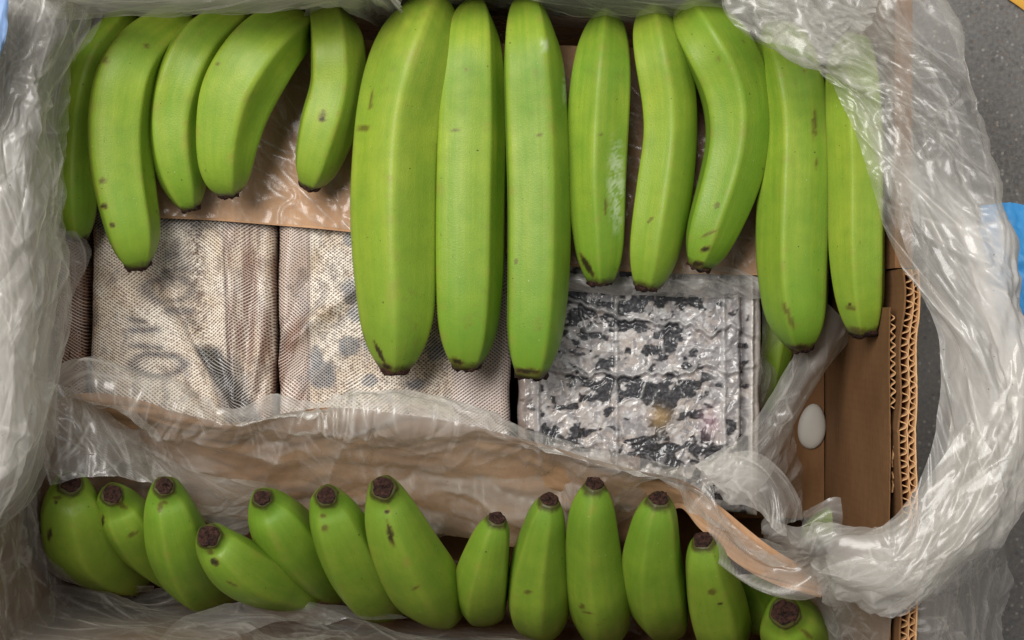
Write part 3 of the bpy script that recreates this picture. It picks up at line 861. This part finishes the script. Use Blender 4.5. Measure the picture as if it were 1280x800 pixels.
def col_shrink(px, py, X, Y):
    hh = shrink_h(px, py, X, Y)
    c = np.broadcast_to(np.array(lin(168, 161, 157)), px.shape + (3,)).copy()
    wx = 30 * (fbm(px / 26, py / 26, 91) - .5)
    wy = 30 * (fbm(px / 26, py / 26, 92) - .5)
    n = fbm((px + wx) / 40, (py + wy) / 40, 93, 3)
    reg = np.zeros_like(px)
    for cx, cy, rx, ry in ((775, 400, 44, 50), (830, 425, 30, 26), (850, 375, 28, 20), (760, 480, 44, 28), (820, 495, 36, 34), (870, 500, 26, 34),
                           (815, 560, 40, 24), (690, 545, 40, 14), (905, 570, 44, 34), (715, 385, 16, 26), (855, 560, 22, 24), (940, 620, 40, 16), (845, 595, 40, 14)):
        reg = np.maximum(reg, gauss(px + wx, py + wy, cx, cy, rx, ry))
    fine = fbm((px + wx * .5) / 15, (py + wy * .5) / 10, 95, 3)
    blk = sstep(0.46, 0.62, 0.64 * reg + 1.7 * (fine - 0.5) + 0.22)
    c = mixc(c, 0.35 * sstep(.45, .6, n), lin(150, 150, 158))
    c = mixc(c, 0.35 * sstep(.5, .65, fbm(px / 22, py / 22, 97)), lin(166, 148, 134))
    c = mixc(c, 0.55 * sstep(.5, .62, fbm((px + wx) / 8, (py + wy) / 8, 99)), lin(206, 204, 203))
    c = mixc(c, 0.96 * blk, lin(24, 26, 34))
    gry = sstep(0.55, 0.62, fbm((px + wy) / 6, (py + wx) / 10, 96, 2))
    c = mixc(c, 0.6 * gry * (1 - blk), lin(112, 110, 114))
    c = mixc(c, 0.75 * gauss(px + wx * .4, py + wy * .4, 822, 522, 15, 13), lin(168, 138, 92))
    c = mixc(c, 0.55 * gauss(px, py, 888, 528, 12, 16), lin(176, 140, 150))
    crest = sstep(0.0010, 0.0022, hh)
    c = mixc(c, 0.48 * crest, lin(176, 174, 174))      # paler grey along the raised folds
    c = mixc(c, 0.7 * (1 - sstep(655, 668, px)) * (py > 440), lin(110, 92, 80))
    c = mixc(c, 0.55 * (1 - sstep(8, 14, np.abs(py - 585 + (px - 720) * .05))) * (px > 690) * (px < 800), lin(128, 98, 82))
    c = mixc(c, 0.75 * np.exp(-((px - 928) / 3.0) ** 2) * (0.5 + .5 * vnoise(px / 5, py / 5, 98)), lin(50, 38, 34))
    c = mixc(c, 0.75 * sstep(934, 940, px), lin(206, 198, 190))
    return c

blk = package("wrapped_block", [(644, 300), (956, 318), (950, 646), (646, 604)], .125, .014, .00062, shrink_h, col_shrink, M_SHRINK,
              "black and white blotched block shrink-wrapped in wrinkled clear plastic", None, round_=.006)

# ------------------------------------------------------------------ films
def loft(name, rails, mat, parent, step=0.0013, seed=0, amp=0.004, freq=26.0, ang=0.0, spread=0.5, haze=0.25, hvar=0.25, fine=1.0, crease=0.5,
         edge=0.003, attrs=True, nlim=520, wav=None, streak=1.0, bursts=(), across=None):
    """rails: lists of (px,py,z) running the same way. Lofted, then folded by sharp random creases."""
    R = [np.array([P(*p) for p in r]) for r in rails]
    ln = max(np.linalg.norm(np.diff(r, axis=0), axis=1).sum() for r in R)
    nu = int(min(nlim, max(24, ln / step)))
    RR = np.stack([arc_resample(r, nu) for r in R], 0)            # rails x nu x 3
    wd = np.linalg.norm(np.diff(RR, axis=0), axis=2).sum(0).max()
    nv = int(min(nlim, max(12, wd / step)))
    G = np.stack([catmull(RR[:, i], np.linspace(0, 1, nv)) for i in range(nu)], 0)   # nu x nv x 3
    du, dv = np.gradient(G, axis=0), np.gradient(G, axis=1)
    N = np.cross(du, dv)
    N /= np.maximum(1e-9, np.linalg.norm(N, axis=2))[..., None]
    if N[..., 2].mean() < 0:
        N = -N
    U = np.cumsum(np.linalg.norm(du, axis=2), 0)
    W = np.cumsum(np.linalg.norm(dv, axis=2), 1)
    rs = np.random.RandomState(seed + 100)
    wu = 0.018 * (fbm(U * 14 + seed, W * 14, seed % 50 + 3) - 0.5)
    wv_ = 0.018 * (fbm(U * 14 + 9, W * 14 + seed, seed % 50 + 13) - 0.5)
    q14 = 14.0 / freq
    A_ = (U.max() - U.min()) * (W.max() - W.min())
    Uw, Ww = U + wu * .35, W + wv_ * .35
    H1, L1 = tents(Uw, Ww, int(np.clip(A_ * 1500 / q14, 8, 130)), rs, .050 * q14, .011 * q14, .40, ang, spread, .0008)
    H2, L2 = tents(Uw, Ww, int(np.clip(A_ * 6000 * fine / q14, 10, 420)), rs, .020 * q14, .0036 * q14, .55, ang, spread * 1.3, .0006)
    H = (H1 - H1.mean() + 0.8 * (H2 - H2.mean())) / 0.0048
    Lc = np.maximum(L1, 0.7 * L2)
    H += 0.8 * (fbm(U * freq * .5 + seed, W * freq * .5, seed % 40 + 21, 2) - 0.5)
    if bursts:                                # crinkles radiating from pinched spots
        qx = G[..., 0] / (K * (ZC - G[..., 2])) + 640
        qy = 400 - G[..., 1] / (K * (ZC - G[..., 2]))
        for (bx, by, rad, stg, nf) in bursts:
            dx, dy = qx - bx, qy - by
            r = np.hypot(dx, dy)
            aa = np.arctan2(dy, dx) / 6.2832 * nf + 1.6 * (vnoise(qx / 30 + bx, qy / 30 + by, 47) - .5) + 0.25 * np.sin(np.arctan2(dy, dx) * 2 + bx)
            tr = np.abs((aa % 1.0) - 0.5) * 2
            tr2 = np.abs(((aa * 1.7 + .3) % 1.0) - 0.5) * 2
            H += stg * sstep(.40, .62, vnoise(np.cos(np.arctan2(dy, dx)) * 1.3 + bx, np.sin(np.arctan2(dy, dx)) * 1.3 + by, 49)) * (tr + 0.5 * tr2 - .75) * np.minimum(r / (rad * .5), 1) * np.exp(-(r / rad) ** 2)
    if wav:
        H = H + wav(U, W)
    D = amp * H
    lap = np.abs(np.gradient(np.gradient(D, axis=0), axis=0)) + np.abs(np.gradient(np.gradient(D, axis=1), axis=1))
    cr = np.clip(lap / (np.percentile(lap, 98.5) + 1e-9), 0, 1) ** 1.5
    G = G + N * D[..., None]
    if edge:
        j = edge * (fbm(U * 60, W * 0, seed % 40 + 31, 3) - .5)
        e0 = np.exp(-((np.arange(nv) / (nv - 1)) / 0.12) ** 2)[None, :]
        e1 = e0[:, ::-1]
        dvn = dv / np.maximum(1e-9, np.linalg.norm(dv, axis=2))[..., None]
        G = G + dvn * ((e1 + e0) * j)[..., None]
        j2 = edge * 2.2 * (fbm(W * 55 + seed, U * 0, seed % 40 + 33, 3) - .5)
        f0 = np.exp(-((np.arange(nu) / (nu - 1)) / 0.06) ** 2)[:, None]
        dun = du / np.maximum(1e-9, np.linalg.norm(du, axis=2))[..., None]
        G = G + dun * ((f0 + f0[::-1]) * j2)[..., None]
    hb = np.interp(np.linspace(0, 1, nu), np.linspace(0, 1, len(haze)), haze)[:, None] if isinstance(haze, list) else haze
    stk = 1 - np.abs(2 * vnoise(U * 9 + seed, (W + wv_ * .8) * 105, seed % 40 + 41) - 1)
    stk2 = vnoise(U * 22 + seed, (W + wv_) * 190, seed % 40 + 43)
    hb = hb * (0.86 + 0.5 * streak * (0.55 * stk ** 2 + 0.35 * stk2 - .15))
    if across:
        hb = hb * np.interp(np.linspace(0, 1, nv), np.linspace(0, 1, len(across)), across)[None, :]
    hb = hb * (0.62 + 0.76 * sstep(.3, .7, fbm(U * 11 + seed, W * 11, seed % 40 + 45, 2)))
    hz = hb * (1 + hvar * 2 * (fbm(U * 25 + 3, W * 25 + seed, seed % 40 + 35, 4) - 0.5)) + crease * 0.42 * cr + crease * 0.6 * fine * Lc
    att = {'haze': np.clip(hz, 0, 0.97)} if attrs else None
    return mesh_obj(name, G.reshape(-1, 3), grid_faces(nu, nv), mat, parent, attrs=att)

def zs(pts, z):
    if not isinstance(z, (list, tuple)):
        return [(x, y, z) for x, y in pts]
    zz = np.interp(np.linspace(0, 1, len(pts)), np.linspace(0, 1, len(z)), z)
    return [(x, y, float(q)) for (x, y), q in zip(pts, zz)]

def off(pts, dx, dy):
    return [(x + dx, y + dy) for x, y in pts]

# kraft paper under the upper bananas
kr = loft("kraft_paper_sheet", [zs([(140, 40), (300, 45), (450, 50), (640, 55), (800, 60), (985, 70)], .127),
                                zs([(140, 150), (300, 160), (450, 165), (640, 180), (800, 200), (985, 210)], .131),
                                zs([(140, 271), (235, 274), (300, 278), (445, 291), (640, 318), (760, 338), (985, 345)], .1315)],
          M_KRAFT, None, step=.003, seed=1, amp=.0009, freq=12, attrs=False, edge=0)
tag(kr, "brown kraft paper sheet lying over the packages beneath the upper bananas", "paper")

# kraft paper divider rising in the middle
K_TOP = [(40, 520), (82, 494), (150, 492), (220, 512), (290, 530), (360, 518), (450, 515), (560, 527), (650, 548), (740, 575), (850, 600), (900, 634), (975, 690), (1028, 716)]
K_MID = [(30, 580), (90, 545), (160, 545), (230, 560), (300, 575), (370, 570), (460, 570), (565, 580), (655, 595), (740, 605), (848, 614), (890, 648), (955, 703), (1029, 730)]
K_LOW = [(30, 640), (100, 620), (180, 625), (240, 640), (310, 650), (380, 650), (470, 660), (570, 670), (660, 684), (745, 692), (815, 662), (850, 634), (878, 662), (940, 716), (1026, 746)]
dv = loft("kraft_divider", [zs(K_TOP, .172), zs(K_MID, [.126, .126, .126, .131, .160, .172]), zs(K_LOW, [.072, .072, .072, .077, .152, .169])], M_KRAFT, None,
          step=.0028, seed=2, amp=.0012, freq=10, attrs=False, edge=0)
tag(dv, "brown kraft paper divider standing between the packages and the lower bananas", "paper")

liner = tag(empty("plastic_liner", (0, 0, 0.2)), "crumpled translucent plastic liner draped over the walls and folded inside the box", "plastic liner")
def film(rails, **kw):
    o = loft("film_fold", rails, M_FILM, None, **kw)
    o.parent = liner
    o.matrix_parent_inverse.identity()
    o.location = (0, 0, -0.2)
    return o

# film clinging to the upper kraft sheet
film([zs([(135, 60), (300, 62), (450, 66), (700, 75), (960, 85)], .133), zs([(135, 170), (300, 176), (450, 180), (700, 200), (960, 215)], .1345),
      zs([(135, 268), (300, 276), (446, 289), (640, 315), (760, 334), (960, 342)], .134)], seed=3, amp=.0028, freq=15, ang=.75, spread=.45, haze=.06, crease=.5, hvar=.5, fine=.8, streak=.15, nlim=700,
     bursts=[(930, 300, 30, .6, 5), (425, 268, 50, .9, 6), (365, 235, 60, .9, 5), (335, 170, 50, .8, 5), (255, 262, 40, .9, 5)])
# top strip over the banana tops, left
TL = [(-30, 16), (60, 24), (115, 20), (170, 22), (240, 23), (320, 18), (400, 13), (440, 19), (476, 36), (500, 62)]
film([zs(off(TL, 0, -90), .235), zs(off(TL, 0, -38), [.262] * 8 + [.21, .13]), zs(off(TL, 0, -16), [.235] * 7 + [.20, .13, .09]), zs(TL, [.215, .21, .205, .205, .205, .205, .2, .185, .12, .07])], seed=4, amp=.0035, freq=24, ang=.12,
     spread=.3, haze=.5, crease=.5, hvar=.5)
film([zs(off(TL, 0, -60), .24), zs(off(TL, 0, -30), [.245] * 7 + [.22, .14, .09]), zs(off(TL, -4, -5), [.212] * 7 + [.19, .12, .07])], seed=44, amp=.003, freq=24, ang=-.1, spread=.3, haze=.35, crease=.6)
# film lining the far wall behind the bananas
film([zs([(380, -62), (500, -66), (640, -66), (800, -62), (960, -60)], .247), zs([(380, 0), (500, -26), (620, -28), (700, -4), (800, 2), (960, 0)], .2),
      zs([(380, 34), (480, 34), (600, 16), (720, 30), (820, 34), (960, 30)], .11), zs([(380, 50), (640, 50), (960, 50)], .03)], seed=5, amp=.003, freq=22, ang=.25,
     spread=.35, haze=.28, crease=.4)
# left drape
BL = [(128, -30), (122, 20), (102, 68), (86, 118), (79, 200), (80, 285), (82, 335), (77, 400), (69, 445), (68, 485), (63, 555), (50, 606), (28, 640), (-14, 668)]
film([zs(off(BL, -190, 0), .17), zs([(-30, -30), (-32, 100), (-32, 250), (-30, 400), (-30, 520), (-30, 690)], .262), zs([(38, -30), (40, 60), (28, 200), (30, 330), (30, 460), (22, 580), (-24, 680)], [.258, .258, .258, .258, .25]),
      zs(BL, [.225, .215, .205, .20, .195, .19])], seed=6, amp=.0040, freq=12, ang=.12, spread=.38, haze=[.46, .54, .64, .64, .55], across=[1, 1.05, 1.05, .9, .45], bursts=[(40, 110, 70, 1.0, 6), (30, 60, 60, .8, 6), (60, 480, 60, .9, 6)], crease=.4, hvar=.35, edge=.004)
film([zs(off(BL, -150, 0), .24), zs([(-10, -30), (-8, 150), (-10, 380), (-20, 680)], .25), zs(off(BL, -40, -4), .25), zs(off(BL, -7, -3), [.222, .21, .20, .196, .192, .187])],
     seed=7, amp=.0034, freq=14, ang=-.1, spread=.3, haze=[.15, .25, .4, .42], crease=.55)
film([zs([(40, 270), (50, 330), (55, 400), (58, 480)], .19), zs([(108, 298), (113, 318), (99, 352), (84, 395), (76, 440)], .15)], seed=8, amp=.003, freq=24, haze=.34, edge=.003)
# right swath
IN = [(903, -20), (910, 18), (948, 48), (1000, 72), (1036, 100), (1046, 118), (1064, 155), (1085, 215), (1105, 280), (1124, 328), (1148, 365), (1168, 410), (1176, 460), (1171, 520),
      (1162, 572), (1140, 618), (1112, 652), (1085, 664), (1055, 676), (1030, 694)]
OUT = [(1164, -20), (1186, 30), (1211, 80), (1229, 140), (1245, 220), (1262, 300), (1277, 370), (1290, 430), (1300, 490), (1298, 570), (1284, 640), (1232, 698), (1192, 732), (1140, 757), (1092, 766), (1045, 738)]
mid = lambda f: [tuple(p) for p in (arc_resample(np.array(IN, float), 14, 2) * (1 - f) + arc_resample(np.array(OUT, float), 14, 2) * f)]
film([zs(IN, [.232, .232, .238, .252, .256, .255, .256, .255]), zs(mid(.3), [.245, .25, .256, .264, .262, .264]), zs(mid(.68), [.252, .258, .264, .266, .264, .264]), zs(mid(.93), [.25, .254, .258, .258, .256, .256]),
      zs(OUT, [.246, .248, .25, .25, .248, .248]), zs(mid(.96), [.243, .244, .244, .243, .242, .242])],
     seed=9, amp=.0036, freq=10, ang=.35, spread=.6, haze=[.27, .28, .46, .60, .50, .40, .32], across=[.55, .85, 1.1, 1.15, 1.0, .8], crease=.36, hvar=.5, edge=.002, nlim=760,
     bursts=[(1030, 92, 46, .8, 9), (1056, 122, 60, .9, 9), (1130, 70, 60, .9, 7), (1170, 150, 70, .8, 7), (1120, 200, 80, .7, 5), (1190, 330, 80, .7, 5)])
film([zs(mid(.12), [.236, .24, .248, .252, .25, .25]), zs(mid(.45), [.242, .244, .25, .25, .248, .248]), zs(mid(.80), [.24, .244, .246, .244, .244, .244])], seed=19, amp=.0034, freq=11, ang=-.5,
     spread=.5, haze=[.14, .18, .26, .26, .22], crease=.5, hvar=.6, nlim=420)
# gathered flap at the top right corner
film([zs([(905, -25), (980, -25), (1060, -25), (1110, -25)], .25), zs([(915, 20), (985, 20), (1060, 12), (1100, 5)], .252), zs([(950, 47), (1002, 62), (1060, 48), (1092, 28)], .246)],
     seed=10, amp=.0034, freq=14, ang=1.0, spread=.7, haze=.30, crease=.5, hvar=.6, bursts=[(1000, 20, 55, 1.0, 11), (1070, 20, 50, 1.0, 11)])
# sweep round the lower right corner
film([zs([(1215, 520), (1165, 590), (1118, 650), (1070, 660), (1030, 654), (990, 658), (962, 646)], [.262, .26, .258, .25, .235, .20, .128]),
      zs([(1250, 590), (1195, 655), (1135, 688), (1082, 690), (1032, 685), (985, 680), (952, 656)], [.272, .272, .272, .264, .246, .205, .13]),
      zs([(1240, 660), (1180, 712), (1122, 738), (1072, 734), (1040, 716), (1000, 702), (955, 668)], [.27, .27, .268, .258, .24, .20, .13]),
      zs([(1205, 716), (1158, 748), (1108, 766), (1070, 756), (1044, 752), (1014, 730), (962, 680)], [.258, .258, .254, .244, .226, .19, .128])],
     seed=11, amp=.0040, freq=14, ang=-.15, spread=.5, haze=.30, bursts=[(1020, 690, 50, .9, 11), (1110, 700, 60, .6, 9)], crease=.4, hvar=.45, edge=.003, nlim=460)
film([zs([(1270, 430), (1225, 540), (1165, 640), (1110, 690), (1060, 700), (1020, 712)], .268), zs([(1285, 470), (1262, 600), (1200, 690), (1130, 735), (1075, 735), (1022, 715)], .272), zs([(1290, 520), (1282, 630), (1225, 715), (1150, 752), (1090, 764), (1024, 718)], .24)],
     seed=12, amp=.0036, freq=14, ang=.1, spread=.3, haze=.18, crease=.6)
film([zs([(1010, 700), (1030, 694), (1060, 700)], .235), zs([(1022, 730), (1036, 728), (1052, 728)], .228), zs([(1042, 762), (1045, 760), (1050, 756)], .21)], seed=23, amp=.003, freq=40, haze=.32, crease=.6)
# grey band from the thick banana down over the block's corner
film([zs([(1028, 370), (1002, 420), (985, 458), (960, 500), (928, 545), (892, 568), (870, 582)], [.13, .14, .15, .16, .165]),
      zs([(1048, 395), (1034, 430), (1012, 468), (985, 515), (955, 560), (915, 592), (882, 596)], [.14, .15, .165, .175, .178]),
      zs([(1066, 402), (1060, 428), (1036, 458), (1008, 505), (982, 555), (960, 600), (925, 632)], [.12, .125, .13, .15, .165])],
     seed=13, amp=.004, freq=24, ang=.05, spread=.3, haze=.33, crease=.4, hvar=.4, edge=.002)
film([zs([(1000, 430), (972, 500), (945, 555)], .12), zs([(1018, 450), (1000, 500), (992, 550), (1003, 600), (1004, 655)], [.10, .09, .07])], seed=14, amp=.003, freq=20, haze=.20, crease=.3)
film([zs([(868, 580), (905, 566), (945, 566), (978, 588), (1000, 622), (1004, 650)], [.16, .165, .18, .19, .19]), zs([(890, 605), (920, 602), (950, 602), (972, 620), (984, 642), (985, 655)], [.17, .18, .2, .205, .2]),
      zs([(905, 625), (930, 632), (948, 640), (958, 652), (970, 664), (985, 668)], [.165, .175, .195, .21, .215])], seed=15, amp=.004, freq=26, ang=.2, spread=.5, haze=.36, crease=.55, edge=.002)
film([zs([(950, 345), (953, 400), (950, 450), (945, 510)], .126), zs([(957, 355), (966, 400), (974, 420), (959, 446), (971, 470), (952, 512)], .105)], seed=16, amp=.0015, freq=30, haze=.22, crease=.4, step=.001)
# film pocket at the foot of the torn wall
film([zs([(1005, 640), (1040, 622), (1080, 630), (1115, 650)], [.09, .1, .1, .12]), zs([(1000, 662), (1040, 650), (1082, 655), (1120, 670)], .105), zs([(1000, 690), (1040, 685), (1085, 690), (1125, 695)], .09)],
     seed=17, amp=.0035, freq=34, haze=.30, crease=.5)
# hem and face of the divider film
E_TOP = [(40, 500), (80, 470), (150, 464), (220, 486), (292, 513), (350, 499), (450, 496), (560, 509), (650, 531), (740, 561), (850, 588), (900, 624), (980, 686), (1036, 728)]
film([zs(off(E_TOP, 0, -3), .166), zs(off(E_TOP, 0, 8), .174), zs(off(K_TOP, 0, 6), .1835), zs(off(K_MID, 0, 0), [.150, .150, .150, .155, .178, .184]), zs(K_LOW[:9] + [(745, 688), (815, 652), (856, 620), (892, 644), (952, 700), (1027, 736)], [.090, .090, .090, .096, .166, .180])],
     seed=18, across=[2.3, 2.1, 1.2, .9, .9], amp=.0040, freq=6.5, ang=.1, spread=1.2, haze=.19, crease=.6, hvar=.7, streak=.2, nlim=620,
     fine=.6, bursts=[(300, 524, 80, 1.3, 6), (425, 540, 70, 1.3, 7), (640, 552, 85, 1.2, 6), (205, 545, 70, 1.0, 6), (500, 610, 70, .8, 5)])
film([zs([(30, 470), (44, 540), (60, 606)], .19), zs([(72, 480), (92, 540), (122, 596)], .186), zs([(96, 486), (140, 536), (190, 606)], .170), zs([(120, 500), (190, 560), (240, 640)], .150)],
     seed=29, amp=.004, freq=20, ang=.2, spread=.6, haze=.17, crease=.6)
film([zs([(120, 520), (185, 560), (250, 590), (350, 606)], .155), zs([(150, 570), (215, 612), (265, 632), (350, 610)], .14), zs([(175, 598), (235, 640), (300, 668), (352, 614)], .115)],
     seed=30, amp=.002, freq=18, haze=.22, crease=.4)
# film over the left and lower walls
def Wp(x, y, z):
    return (x / S(z) + 640, 400 - y / S(z), z)
wall_y = lambda x: YB0 + (x - XL) * (YB1 - YB0) / (XR - XL)
ys = np.linspace(0.0, YB0 + 0.006, 8)
film([[Wp(XL - .03, y, .25) for y in ys], [Wp(XL + .006, y, .25) for y in ys], [Wp(XL + .012, y, .15) for y in ys], [Wp(XL + .022, y, .07) for y in ys], [Wp(XL + .06, y, .03) for y in ys]],
     seed=31, streak=.12, fine=.4, amp=.003, freq=16, ang=.1, spread=.5, haze=.13, crease=.6, hvar=.8)
xs = np.linspace(XL + .004, XR - .008, 14)
film([[Wp(x, wall_y(x) + .06, .017) for x in xs], [Wp(x, wall_y(x) + .014, .022) for x in xs], [Wp(x, wall_y(x) + .012, .08) for x in xs], [Wp(x, wall_y(x) + .010, .16) for x in xs], [Wp(x, wall_y(x) + .006, .246) for x in xs],
      [Wp(x, wall_y(x) - .03, .25) for x in xs]], seed=33, streak=.12, fine=.4, amp=.0035, freq=13, ang=.08, spread=.4, haze=.07, crease=.35, nlim=520)
film([[Wp(x, wall_y(x) + .018, .03) for x in xs[:9]], [Wp(x, wall_y(x) + .020, .10) for x in xs[:9]], [Wp(x, wall_y(x) + .018, .17) for x in xs[:9]], [Wp(x, wall_y(x) + .012, .24) for x in xs[:9]]],
     seed=35, streak=.12, fine=.4, amp=.004, freq=11, ang=.12, spread=.35, haze=.05, crease=.4)
film([zs([(34, 606), (38, 665), (66, 716), (125, 736), (190, 740)], [.17, .15, .12, .07]), zs([(46, 615), (52, 672), (84, 712), (132, 727), (192, 732)], [.175, .16, .13, .08])], seed=32, amp=.002, freq=30, haze=.26, crease=.6, step=.0012)
film([zs([(195, 800), (230, 770), (300, 752), (380, 752), (500, 768)], [.14, .12, .10]), zs([(200, 830), (260, 800), (330, 785), (400, 780), (510, 772)], [.18, .15, .10])], seed=34, streak=.12, fine=.4, amp=.004, freq=18, haze=.10, crease=.25)
film([zs([(975, 715), (1060, 705), (1110, 716)], [.05, .19, .238]), zs([(985, 790), (1070, 772), (1112, 778)], [.05, .19, .238]), zs([(1000, 840), (1080, 835), (1114, 840)], [.05, .19, .238])], seed=36, streak=.4, fine=.7, amp=.003, freq=20, haze=.26, crease=.5)
# film falling to the floor outside the lower right corner
film([zs([(1152, 700), (1150, 760), (1150, 830)], .17), zs([(1195, 670), (1190, 740), (1188, 840)], .15), zs([(1228, 650), (1232, 720), (1235, 840)], [.12, .09, .06]), zs([(1246, 640), (1262, 720), (1258, 790), (1250, 850)], [.1, .06, .02])],
     seed=37, amp=.006, freq=24, ang=.05, spread=.3, haze=.25, crease=.6)
film([zs([(1130, 750), (1132, 790), (1132, 840)], .22), zs([(1165, 745), (1170, 790), (1168, 840)], .215), zs([(1190, 740), (1205, 790), (1210, 840)], .18)], seed=38, amp=.005, freq=26, ang=1.3, spread=.4, haze=.24, crease=.5)

# gathered end of the block's wrap, child of the block
we = loft("wrap_end", [zs([(700, 340), (780, 346), (850, 336), (905, 332), (948, 346)], .136), zs([(700, 350), (780, 358), (850, 352), (905, 350), (952, 362)], .141),
                       zs([(700, 362), (780, 370), (850, 372), (905, 372), (954, 374)], .131)], M_FILM, None, seed=39, amp=.003, freq=34, ang=.2, spread=.6, haze=.42, crease=.6)
we.parent = blk
we.location = -blk.location

# ------------------------------------------------------------------ small things
def disc():
    c = np.array(P(1015, 533, .0495))
    a, b, h = 17.5 * S(.0495), 28.5 * S(.0495), 0.0048
    v = [(0, 0, h)]
    NA = 40
    prof = [(0.25, .98), (0.5, .9), (0.75, .7), (.92, .42), (1.0, .12), (1.0, 0.0)]
    for f, z in prof:
        for k in range(NA):
            t = 2 * math.pi * k / NA
            taper = 1 + 0.10 * -math.sin(t)
            v.append((a * f * math.cos(t) * taper, b * f * math.sin(t), h * z))
    f = [[0, 1 + k, 1 + (k + 1) % NA] for k in range(NA)]
    for r in range(len(prof) - 1):
        for k in range(NA):
            k2 = (k + 1) % NA
            f.append([1 + r * NA + k, 1 + (r + 1) * NA + k, 1 + (r + 1) * NA + k2, 1 + r * NA + k2])
    o = mesh_obj("white_disc", v, f, mat_plain("matt_white_plastic", lin(192, 187, 178), .6, 30, .05))
    o.location = c
    o.rotation_euler = (0, 0, math.radians(-6))
    tag(o, "smooth white oval disc on the box bottom beside the right cardboard wall", "disc")
disc()

M_BLUE = mat_plain("blue_plastic_sheet", lin(74, 164, 232), .5, 40, .12, .3)
bl = loft("blue_sheet", [zs([(1225, 257), (1262, 253), (1300, 256), (1400, 254)], .012), zs([(1230, 335), (1275, 332), (1310, 335), (1410, 330)], .03), zs([(1262, 420), (1280, 424), (1320, 430), (1420, 430)], .012)],
          M_BLUE, None, seed=50, amp=.004, freq=13, spread=1.0, attrs=False, edge=.001, bursts=[(1268, 262, 40, .8, 6)])
tag(bl, "bright blue crumpled plastic sheet on the floor right of the film", "plastic sheet")
M_BLUE2 = mat_plain("grey_blue_plastic", lin(120, 148, 190), .5, 40, .12, .3)
b2 = loft("grey_blue_sheet", [zs([(-120, -20), (-120, 40), (-120, 140)], .26), zs([(-40, -20), (-40, 40), (-40, 140)], .29), zs([(12, -20), (9, 40), (-6, 90)], .284)], M_BLUE2, None, seed=51, amp=.003, freq=20, attrs=False)
tag(b2, "pale blue sheet peeping out beside the film at the upper left corner", "plastic sheet")
M_YEL = mat_plain("yellow_board", lin(214, 160, 60), .6, 40, .1, .1)
ye = loft("yellow_board", [zs([(1246, -18), (1290, 14), (1330, 46)], .004), zs([(1243, -15), (1287, 17), (1327, 49)], -.0005)][::-1] + [zs([(1300, -60), (1345, -20), (1380, 10)], .004)], M_YEL, None, seed=52, amp=.0003, freq=10, attrs=False)
tag(ye, "yellow board edge on the floor at the upper right corner", "board")
